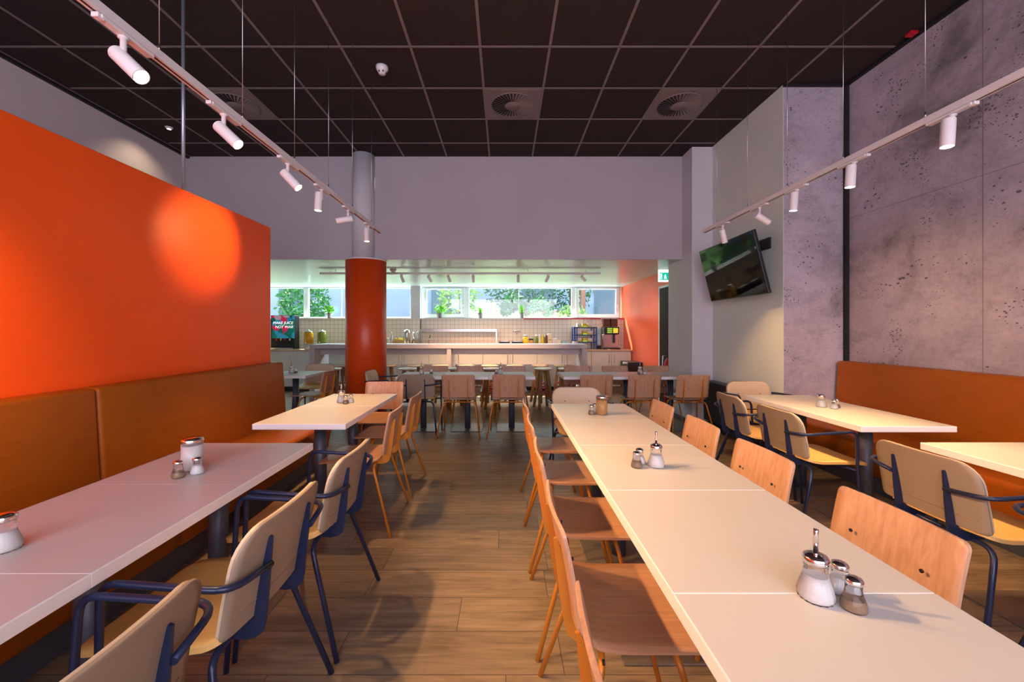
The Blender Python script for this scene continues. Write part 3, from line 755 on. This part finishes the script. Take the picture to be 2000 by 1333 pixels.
# detectors
b = B(); lathe(b, [(.001, -.075), (.030, -.070), (.042, -.045), (.055, -.028), (.06, 0)], 28, (-1.18, 3.93, ZC-.001)); o = obj('smoke_detector', b, 'plastic_white'); tag(o, 'round white smoke detector on the dark ceiling', 'smoke detector')
b = B()
for k in range(6): a = k*PI/3; box(b, -1.18+.036*math.cos(a)-.005, -1.18+.036*math.cos(a)+.005, 3.93+.036*math.sin(a)-.005, 3.93+.036*math.sin(a)+.005, ZC-.064, ZC-.05)
obj('vents', b, 'dark_metal', o)
b = B(); lathe(b, [(.001, -.05), (.03, -.045), (.05, -.02), (.055, 0)], 20, (-1.9, 6.95, 2.371)); tag(obj('smoke_detector', b, 'plastic_white'), 'round detector on kitchen ceiling beside the orange column', 'smoke detector')
b = B(); lathe(b, [(.001, -.02), (.03, -.02), (.045, 0)], 20, (-4.2, 5.1, ZC-.001)); o = obj('recessed_downlight', b, 'white_metal'); tag(o, 'tiny recessed light in the ceiling above the left aisle', 'downlight')
b = B(); lathe(b, [(.001, -.022), (.02, -.022), (.02, -.019)], 16, (-4.2, 5.1, ZC-.001)); obj('lens', b, 'lens_far', o)
light('spot_beam', 'SPOT', (0, 0, 0), 7, (1, .75, .5), aim=(-.35, .03, -1), parent=o, spot_size=1.9, spot_blend=.8).location = (-4.2, 5.1, ZC-.03)
b = B(); box(b, 3.44, 3.52, 3.44, 3.50, ZC-.03, ZC-.003, .004, 1); tag(obj('alarm_light', b, 'red_glass'), 'small red indicator at ceiling edge above the concrete wall', 'alarm')
# ceiling vents
def vent(cx, cy, label):
    t = thing('ceiling_vent', label, 'ceiling vent', (cx, cy, ZC-.006), 0, 'swirl air vents in the ceiling')
    b = box(B(), -.30, .30, -.30, .30, -.002, .005); obj('panel', b, 'grid', t, 'grey square panel')
    b = B(); lathe(b, [(.235, -.0035), (.235, -.0025)], 48); obj('backing', b, 'black', t)
    b = B(); n = 36
    for k in range(n):
        a = 2*PI*k/n; c_, s_ = math.cos(a), math.sin(a); tz = -.014
        r0, r1 = .085, .238; w0, w1 = .0045, .0125; tw = .012
        P = []
        for r, w_ in ((r0, w0), (r1, w1)):
            for sg, z in ((-1, -.004), (1, -.012)): P.append(bpy and Vector((r*c_-sg*w_*s_, r*s_+sg*w_*c_, z)))
        v = [b.verts.new(p) for p in P]+[b.verts.new(p+Vector((0, 0, -.0015))) for p in P]
        for f in ((0, 1, 3, 2), (4, 6, 7, 5), (0, 2, 6, 4), (1, 5, 7, 3), (0, 4, 5, 1), (2, 3, 7, 6)): b.faces.new([v[i] for i in f])
    obj('vanes', b, 'grid', t, 'radial grey vanes')
    b = B(); lathe(b, [(.09, -.013), (.088, -.016), (.001, -.017)], 32); obj('hub', b, 'grid', t)
    b = B(); lathe(b, [(.236, -.002), (.236, -.008), (.246, -.008), (.248, -.002)], 48); obj('rim', b, 'grid', t)
vent(.0955, 4.585, 'square swirl vent in the middle of the ceiling')
vent(1.9705, 4.585, 'square swirl vent at the right of the ceiling')
vent(-3.0295, 4.585, 'square swirl vent at left, behind the light track')

# ------------------------------------------------------------------ television
t = thing('television', 'black flat television tilted down on the grey side wall', 'television', (2.64, 4.777, 2.04))
t.rotation_euler = (.242, 0, -1.588)
b = box(B(), -.60, .60, 0, .035, -.3375, .3375, .006, 2); obj('casing', b, 'plastic_black', t)
b = box(B(), -.590, .590, -.0015, .001, -.325, .3285); obj('screen', b, 'tvblack', t, 'glossy black screen')
b = box(B(), -.30, .30, .035, .065, -.2, .2, .01, 2); obj('rear_housing', b, 'plastic_black', t)
t = thing('wall_bracket', 'black television bracket fixed to grey side wall', 'bracket', (2.884, 4.62, 2.31))
b = box(B(), -.02, 0, -.22, .22, -.09, .03); obj('wall_plate', b, 'dark_metal', t)
b = B(); tube(b, [(-.02, .1, -.06), (-.11, .12, -.16)], .02, 8); obj('arm', b, 'dark_metal', t)
# radiators
t = thing('radiator', 'dark grilled radiator along the grey side wall', 'radiator', (2.80, 4.95, 0))
b = box(B(), -.06, .065, -.6, .64, .12, .64, .004, 1); obj('body', b, 'dark_metal', t)
b = B()
for i in range(40): box(b, -.055, .06, -.59+i*.0305, -.59+i*.0305+.016, .641, .652)
obj('grille', b, 'leg_grey', t, 'grey slatted top grille')
for y in (-.45, .5):
    b = box(B(), -.03, .03, y-.02, y+.02, 0, .12); obj('foot', b, 'dark_metal', t)
b = B(); tube(b, fillet([(-.02, -.62, .2), (-.1, -.68, .18), (-.12, -.66, .05), (-.02, -.64, .02)], .04), .012, 8); obj('pipe', b, 'dark_metal', t)
t = thing('radiator', 'small black radiator on the coral wall near the worktop', 'radiator', (2.65, 8.3, 0))
b = box(B(), -.14, .155, -.04, .50, .1, .68, .006, 1); obj('body', b, 'dark_metal', t)
b = B(); tube(b, [(-.14, .0, .66), (-.23, .0, .67)], .022, 10); obj('valve', b, 'white_metal', t, 'white valve')
for y in (0, .42): b = box(B(), -.1, .1, y, y+.04, 0, .1); obj('foot', b, 'dark_metal', t)
# exit sign
t = thing('exit_sign', 'green and white emergency exit sign above the door', 'sign', (2.70, 6.88, 2.155))
b = box(B(), -.085, .085, 0, .05, .0, .205, .005, 1); obj('housing', b, 'sign_white', t, 'white lit housing')
b = box(B(), -.075, .075, -.003, .001, .03, .155); obj('face', b, 'green', t, 'green face')
b = B(); box(b, -.066, -.036, -.005, -.002, .045, .14); lathe(b, [(.001, 0), (.01, 0)], 8)
plate(b, [(.0, .045), (.012, .045), (.02, .085), (.028, .045), (.04, .045), (.032, .11), (.018, .125), (.002, .10)], 'y', -.005, -.003)
obj('pictogram', b, 'sign_white', t, 'white door and figure symbols')
# extinguisher
t = thing('fire_extinguisher', 'red fire extinguisher beside the door, half hidden by the grey post', 'fire extinguisher', (2.67, 6.60, .001))
b = B(); lathe(b, [(.07, 0), (.075, .03), (.075, .80), (.05, .86), (.025, .89)], 20); obj('cylinder', b, 'red', t)
b = B(); box(b, -.03, .03, -.02, .02, .885, .93); tube(b, [(0, 0, .92), (-.06, 0, .95)], .008, 6); obj('valve', b, 'dark_metal', t)
b = B(); tube(b, fillet([(-.03, 0, .90), (-.10, 0, .93), (-.11, 0, .7), (-.09, 0, .45)], .06), .010, 8); obj('hose', b, 'steel', t)

# ------------------------------------------------------------------ bar island and stools
t = thing('bar_counter', 'long high white bar table on slab legs in front of the kitchen', 'bar counter', (0, 0, 0))
b = box(B(), -3.715, 1.58, 7.75, 8.40, .985, 1.065, .004, 1); obj('counter_top', b, 'bar', t)
b = box(B(), -3.62, 1.49, 8.02, 8.06, .86, .985); obj('apron', b, 'bar', t)
for x0, x1 in ((-3.715, -3.62), (-1.095, -1.015), (1.485, 1.58)):
    b = box(B(), x0, x1, 7.76, 8.39, 0, .985); obj('slab_leg', b, 'bar', t)
def make_stool():
    t = thing('bar_stool', '', 'stool')
    b = B(); lathe(b, [(.001, .652), (.13, .652), (.158, .665), (.163, .676), (.155, .684), (.001, .685)], 32); obj('seat', b, 'stool_seat', t, 'pale round seat')
    for k in range(4):
        a = PI/4+k*PI/2; c_, s_ = math.cos(a), math.sin(a)
        b = B(); tube(b, [(c_*.075, s_*.075, .655), (c_*.175, s_*.175, 0)], .026, 8, radii=[.03, .024]); obj('leg', b, 'stool_leg', t)
    b = B(); R_ = .128; tube(b, [(R_*math.cos(q*PI/12), R_*math.sin(q*PI/12), .27) for q in range(25)], .009, 8, caps=False); obj('foot_ring', b, 'red', t, 'dark red foot ring')
    b = B(); R_ = .118; tube(b, [(R_*math.cos(q*PI/12), R_*math.sin(q*PI/12), .35) for q in range(25)], .009, 8, caps=False); obj('foot_ring', b, 'red', t, 'dark red foot ring')
    return t
st = make_stool()
def stool(x, y, label, g, rz=0):
    s = st if st.name not in used else copy_tree(st); used.add(st.name); s.location = (x, y, 0); s.rotation_euler = (0, 0, rz); tag(s, label, 'stool', g)
names = ['far left, seen beside the column', 'hidden just behind the orange column', 'first one right of the orange column', 'second right of the orange column', 'just left of the middle slab leg', 'right of the middle slab leg', 'third seat right of the slab leg', 'left of the two clearly visible stools', 'beside the freestanding front stool', 'rightmost of the row']
for i, px in enumerate((664, 710, 758, 812, 860, 911, 957, 1005, 1055, 1098)):
    stool((px-985)*7.62/795, 7.62, 'round wooden bar stool tucked at the bar, '+names[i], 'stools tucked under the bar', .1*i)
for px, l in ((648, 'round bar stool in front row, left of the column'), (796, 'round bar stool in front row, right of the column'), (890, 'round bar stool in front row, before the middle slab leg'),
              (958, 'round bar stool in front row, behind the left back tables'), (1061, 'freestanding round bar stool with oak legs between the table groups'), (1108, 'round bar stool in front row, left end of right tables')):
    stool((px-985)*7.0/795, 7.0, l, 'stools in front of the bar', .3)

# ------------------------------------------------------------------ kitchen
b = box(B(), -7.0, 2.805, 8.95, 9.598, .873, .913, .003, 1); o = obj('worktop', b, 'wood_edge'); tag(o, 'long kitchen worktop with wood edge under the windows', 'worktop')
for s_ in range(8):
    x0 = 1.92-1.195*(s_+1)+(1.195 if s_ < 0 else 0)
    xs = [(1.925, 2.80)] if s_ == 0 else [(1.92-1.195*s_, 1.92-1.195*(s_-1))]
    for xa, xb in xs:
        t = thing('base_cabinet', ['light kitchen base cabinet under the coffee machine', 'light base cabinet behind the right slab leg of the bar', 'light base cabinet in the right middle under the bar', 'light base cabinet right of the middle slab leg', 'warm lit base cabinet left of the middle slab leg', 'light base cabinet behind the orange column', 'light base cabinet left of the column behind the bar end', 'light base cabinet under the juice machine'][s_], 'cabinet', ((xa+xb)/2, 8.98, 0), 0, 'kitchen base cabinets')
        h = (xb-xa)/2
        b = box(B(), -h+.001, h-.001, .02, .60, .09, .872); obj('body', b, 'cab', t)
        b = box(B(), -h+.001, h-.001, .06, .55, 0, .088); obj('plinth', b, 'dark_metal', t)
        for sg in (-1, 1):
            b = box(B(), min(0, sg*h)+.003, max(0, sg*h)-.003, 0, .02, .10, .865, .002, 1); d_ = obj('door', b, 'cab', t)
            b = B(); tube(b, fillet([(sg*.055, 0, .80), (sg*.055, -.028, .80), (sg*.055, -.028, .62), (sg*.055, 0, .62)], .01), .006, 6); obj('door_handle', b, 'steel', d_)
# steel shelf
t = thing('wall_shelf', 'long steel rail shelf standing on posts before the tiles', 'shelf', (0, 9.4, .913))
b = box(B(), -1.93, -.17, -.12, .12, .40, .43, .003, 1); box(b, -1.93, -.17, -.125, -.118, .39, .45); obj('shelf_board', b, 'steel', t)
for x in (-1.92, -.18):
    b = box(B(), x-.015, x+.015, -.015, .015, 0, .40); obj('post', b, 'steel', t)
# juice machine
t = thing('juice_machine', 'juice dispenser with a colourful fruit picture panel on the worktop', 'juice dispenser', (-5.0, 9.18, .9135))
b = box(B(), -.27, .27, 0, .22, 0, .76, .008, 1); obj('casing', b, 'plastic_black', t)
b = box(B(), -.235, .265, -.012, .001, .24, .755); pn = obj('picture_panel', b, 'poster', t, 'dark teal, blue and crimson fruit picture')
b = box(B(), -.24, .24, -.10, 0, .0, .03); obj('drip_tray', b, 'steel', t)
for k in range(4):
    b = B(); lathe(b, [(.018, 0), (.012, .03), (.018, .05)], 10, (-.13+.1*k, -.02, .19)); obj('tap', b, ['red', 'yellow', 'red', 'pack_white'][k], t)
def text(body, size, loc, m, parent, label):
    cu = bpy.data.curves.new('lettering', 'FONT'); cu.body = body; cu.size = size; cu.align_x = 'CENTER'; cu.extrude = .001; cu.shear = .2
    tmp = bpy.data.objects.new('tmp', cu); C.objects.link(tmp); bpy.context.view_layer.update()
    me = bpy.data.meshes.new_from_object(tmp.evaluated_get(bpy.context.evaluated_depsgraph_get())); bpy.data.objects.remove(tmp)
    me.materials.clear(); me.materials.append(M[m]); o = bpy.data.objects.new('lettering', me); C.objects.link(o)
    o.location = loc; o.rotation_euler = (PI/2, 0, 0); o.parent = parent; o['label'] = label; return o
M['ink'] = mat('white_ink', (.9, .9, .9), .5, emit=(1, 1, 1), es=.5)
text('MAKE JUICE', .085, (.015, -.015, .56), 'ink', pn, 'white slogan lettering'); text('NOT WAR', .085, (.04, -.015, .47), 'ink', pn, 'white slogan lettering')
# beverage jars
for x, m_, l in ((-4.42, 'amber', 'glass drinks jar with amber fruit water beside the juice machine'), (-4.12, 'olive', 'glass drinks jar with green herb water, right of the amber one')):
    t = thing('drinks_jar', l, 'drinks jar', (x, 9.2, .9135), 0, 'drinks jars on the worktop')
    b = box(B(), -.08, .08, -.08, .08, 0, .12); obj('stand', b, 'steel', t)
    b = B(); lathe(b, [(.09, .121), (.10, .14), (.10, .35), (.08, .38)], 24); obj('glass_body', b, m_, t)
    b = B(); lathe(b, [(.085, .38), (.085, .40), (.02, .41), (.02, .43), (.001, .435)], 20); obj('lid', b, 'steel', t)
    b = B(); tube(b, [(0, -.09, .16), (0, -.13, .16), (0, -.13, .13)], .01, 8); obj('tap', b, 'chrome', t)
# serving tray left
t = thing('serving_tray', 'white serving tray with snacks on the worktop left of the column', 'tray', (-3.75, 9.2, .9135))
b = box(B(), -.28, .28, -.12, .12, 0, .09, .01, 1); obj('tray_body', b, 'plastic_white', t)
b = B(); R = random.Random(2)
for i in range(14): x, y = R.uniform(-.24, .24), R.uniform(-.09, .09); lathe(b, [(.03, 0), (.032, .015), (.001, .03)], 8, (x, y, .091))
o = obj('snacks', b, 'concrete_pack', t); o['kind'] = 'stuff'
# potted plants on the sill
def pot_plant(px, label, s=1, spiky=False, seed=1):
    x = (px-985)*9.64/795
    t = thing('potted_plant', label, 'plant', (x, 9.645, 1.6225), 0, 'herb pots on the sill')
    b = B(); lathe(b, [(.045, 0), (.062, .12), (.066, .125), (.055, .12), (.05, .11), (.001, .11)], 20); obj('pot', b, 'pot', t, 'grey pot')
    b = B()
    if spiky:
        R = random.Random(seed)
        for i in range(70):
            a = R.uniform(0, 6.28); k = R.uniform(.1, 1); h = R.uniform(.12, .22)*s; d = Vector((math.cos(a), math.sin(a), 0))
            p = Vector((0, 0, .11))+d*.02; q = p+d*.06*k+Vector((0, 0, h)); n = d.cross(Vector((0, 0, 1)))*.006
            b.faces.new([b.verts.new(v) for v in (p-n, p+n, q)])
    else: leaves(b, (0, 0, .19), .10*s, .05, .09*s, 170, .07, seed)
    for v in b.verts: v.co.y = max(-.07, min(.04, v.co.y))
    obj('foliage', b, 'leaf', t)
pot_plant(643, 'potted herb on the sill left of the orange column', .9, False, 4)
pot_plant(858, 'bushy bright potted plant on the sill of the opening window', 1.15, False, 5)
pot_plant(938, 'small pointed potted herb, middle of the sill', .9, True, 6)
pot_plant(1019, 'feathery potted herb on the sill right of centre', 1.1, True, 7)
# counter things (worktop z .913, seen above the bar)
def X(px, Y=9.25): return (px-985)*Y/795
WZ = .9135
def simple(nm, label, cat, px, prof, m, Y=9.25, g=None, seg=16, cap=None):
    b = B(); lathe(b, prof, seg); o = obj(nm, b, m); o.location = (X(px, Y), Y, WZ); tag(o, label, cat, g)
    if cap: b = B(); lathe(b, cap[0], seg); obj('lid', b, cap[1], o)
    return o
simple('pepper_mill', 'dark topped steel mill beside the orange column', 'mill', 765, [(.045, 0), (.045, .25), (.02, .30), (.008, .33), (.008, .38)], 'steel')
simple('glass_jar', 'stubby grey jar right of the orange column', 'jar', 758.5, [(.05, 0), (.05, .23), (.03, .25)], 'shaker_glass', Y=9.1)
b = box(B(), -.17, .17, -.1, .1, 0, .18, .01, 1); o = obj('fruit_crate', b, 'stool_leg'); o.location = (X(782), 9.3, WZ); tag(o, 'brown wooden fruit crate on worktop with lemons on it', 'crate')
for i, (dx, dy) in enumerate(((-.12, 0), (-.05, .03), (.02, -.02), (.09, .02), (.13, -.03), (-.02, -.05))):
    b = B(); lathe(b, [(.001, -.035), (.02, -.03), (.032, 0), (.02, .03), (.001, .035)], 12); o = obj('lemon', b, 'lemon'); o.location = (X(782)+dx, 9.3+dy, WZ+.18+.036); tag(o, ['leftmost yellow lemon on the brown crate','second yellow lemon from left on the brown crate','yellow lemon in the middle front of brown crate','yellow lemon right of centre on the brown crate','rightmost yellow lemon on the brown crate','yellow lemon at the front of brown crate, left of centre'][i], 'lemon', 'lemons on the crate')
simple('steel_jug', 'tall steel jug right of the lemon crate', 'jug', 795, [(.07, 0), (.07, .36), (.06, .42), (.01, .44)], 'steel', Y=9.1)
simple('steel_canister', 'narrow steel canister before the tiled pier', 'canister', 808, [(.04, 0), (.04, .3), (.02, .36), (.001, .38)], 'chrome')
simple('steel_canister', 'second steel canister, right of the narrow one', 'canister', 816, [(.035, 0), (.035, .28), (.03, .38), (.001, .40)], 'steel')
t = thing('kitchen_tap', 'slim chrome mixer tap rising behind the bar, left half', 'tap', (X(838), 9.2, WZ))
b = B(); tube(b, fillet([(0, 0, 0), (0, 0, .2), (.02, -.05, .24), (.05, -.12, .2)], .05), .012, 8); obj('spout', b, 'chrome', t)
b = B(); tube(b, [(0, 0, .2), (.05, -.02, .31)], .008, 8); obj('lever', b, 'dark_metal', t)
t = thing('wall_tap', 'wall-mounted chrome tap on the tiles above the dark sink', 'tap', (X(1010), 9.59, 1.31))
b = B(); tube(b, [(-.09, -.03, 0), (.09, -.03, 0)], .018, 8); tube(b, [(0, -.03, 0), (0, -.10, -.02), (0, -.12, -.06)], .012, 8); tube(b, [(-.06, -.03, 0), (-.06, 0, 0)], .02, 8); tube(b, [(.06, -.03, 0), (.06, 0, 0)], .02, 8); obj('mixer', b, 'chrome', t)
for px, l in ((985, 'black pan lid with white edge, left of the burner'), (1010, 'black double burner frame, right of the pan lid')):
    b = box(B(), -.11, .11, -.12, .12, 0, .13, .01, 1); box(b, -.12, .12, -.13, .13, .13, .17); o = obj('hot_plate', b, 'plastic_black'); o.location = (X(px), 9.2, WZ); tag(o, l, 'hot plate')
    b = box(B(), -.09, .09, -.1, .1, .17, .175); obj('plate_top', b, 'steel', o)
simple('cereal_jar', 'glass jar of golden cereal with lid, right of burner', 'jar', 1026, [(.06, 0), (.06, .25), (.04, .28)], 'lemon', cap=([(.045, .28), (.045, .31), (.001, .315)], 'steel'))
simple('cereal_jar', 'short jar of brown nuts, second right of burner', 'jar', 1037, [(.055, 0), (.055, .20)], 'cinnamon', cap=([(.055, .20), (.055, .23), (.001, .235)], 'dark_metal'))
simple('herb_jar', 'green-grey jar in the middle of the jar row', 'jar', 1048, [(.04, 0), (.04, .28)], 'olive', cap=([(.04, .28), (.04, .31), (.001, .315)], 'steel'))
simple('milk_bottle', 'white bottle between green jar and amber bottle', 'bottle', 1054, [(.03, 0), (.03, .22), (.012, .30), (.012, .33)], 'pack_white')
simple('oil_bottle', 'amber yellow bottle left of the dark brown tin', 'bottle', 1060, [(.035, 0), (.035, .22), (.015, .29), (.015, .31)], 'yellow')
simple('coffee_tin', 'dark brown tin left of the cream carton', 'tin', 1066, [(.038, 0), (.038, .31), (.001, .315)], 'bark')
b = box(B(), -.045, .045, -.04, .04, 0, .34, .004, 1); o = obj('milk_carton', b, 'concrete_pack'); o.location = (X(1073.5), 9.25, WZ); tag(o, 'tall cream carton, right end of the jar row', 'carton')
b = box(B(), -.03, .03, -.041, -.04, .1, .12); box(b, -.03, .03, -.041, -.04, .2, .215); obj('print', b, 'rust', o)
for px, h, m_, l in ((1083, .24, 'pack_white', 'white folded paper bag right of the carton'), (1091, .20, 'pack_white', 'lower white paper bag, right of the folded one'), (1102, .17, 'cloth', 'pale glass bowl stack left of blue rack')):
    b = box(B(), -.055, .05, -.05, .05, 0, h, .015, 2); o = obj('paper_bag' if m_ == 'pack_white' else 'bowl_stack', b, m_); o.location = (X(px), 9.25, WZ); tag(o, l, 'bag' if m_ == 'pack_white' else 'bowls')
simple('white_bowl', 'small white bowl at the right end behind the bar', 'bowl', 1123, [(.03, 0), (.06, .15), (.065, .17), (.001, .172)], 'pack_white', Y=8.99)
# blue rack with packs
t = thing('storage_rack', 'navy blue three-tier rack holding packaged snacks', 'rack', (X(1142), 9.3, WZ))
for x in (-.25, -.19, .19, .25):
    b = box(B(), x-.011, x+.011, -.14, -.12, 0, .50); obj('post', b, 'blue', t)
    b = box(B(), x-.011, x+.011, .12, .14, 0, .50); obj('post', b, 'blue', t)
for z in (.14, .30, .47): b = box(B(), -.25, .25, -.14, .14, z, z+.022); obj('shelf_board', b, 'blue', t)
k = 0
for z, nm in ((.162, 'bottom'), (.322, 'middle'), (.492, 'top')):
    for x, m_, c_ in ((-.12, 'pack_white', 'white'), (.0, 'yellow', 'yellow'), (.11, 'pack_white', 'white')):
        b = box(B(), -.05, .05, -.08, .08, 0, .085, .006, 1); o = obj('snack_pack', b, m_); o.location = (X(1142)+x, 9.3, WZ+z+.0005)
        tag(o, c_+' snack pack on the '+nm+' shelf of blue rack, '+('left' if x < -.05 else 'centre' if x < .05 else 'right'), 'snack pack', 'packs on the blue rack')
        b = box(B(), -.051, .051, -.082, -.079, .0, .028); obj('label_band', b, 'yellow' if m_ != 'yellow' else 'lime', o)
# coffee machine
t = thing('coffee_machine', 'tall coffee machine with bean hoppers at right end of worktop', 'coffee machine', (X(1193, 9.15), 9.15, WZ))
b = box(B(), -.17, .17, 0, .32, .03, .33, .006, 1); obj('body', b, 'pink_steel', t, 'warm steel lower body')
b = box(B(), -.15, .18, -.04, .30, .33, .50, .006, 1); obj('head', b, 'plastic_black', t, 'black control head')
b = B()
for i in range(2):
    for j in range(3): box(b, -.09+.13*i, .02+.13*i, -.043, -.04, .36+.042*j, .39+.042*j)
obj('buttons', b, 'lime', t, 'lime and yellow drink buttons')
b = box(B(), .045, .15, -.046, -.042, .36, .46); obj('button_screen', b, 'yel_l', t)
for x in (-.085, .085):
    b = box(B(), x-.075, x+.075, .02, .26, .505, .68, .004, 1); hp = obj('bean_hopper', b, 'beans', t)
    b = box(B(), x-.08, x+.08, .015, .265, .68, .70); obj('hopper_lid', b, 'steel', hp)
b = box(B(), .03, .08, -.06, 0, .14, .33); obj('spout', b, 'plastic_black', t)
b = box(B(), -.17, .18, -.12, 0, 0, .03, .004, 1); obj('drip_tray', b, 'plastic_black', t)
t = thing('cup_dispenser', 'leaning stack of pale blue cups left of the coffee machine', 'cup stack', (X(1170, 9.15), 9.15, WZ))
b = B()
for k in range(12): lathe(b, [(.028, .08+.03*k), (.04, .13+.03*k)], 14)
obj('cups', b, 'cloth', t); b = B(); lathe(b, [(.05, 0), (.045, .075)], 14); obj('holder', b, 'dark_metal', t)
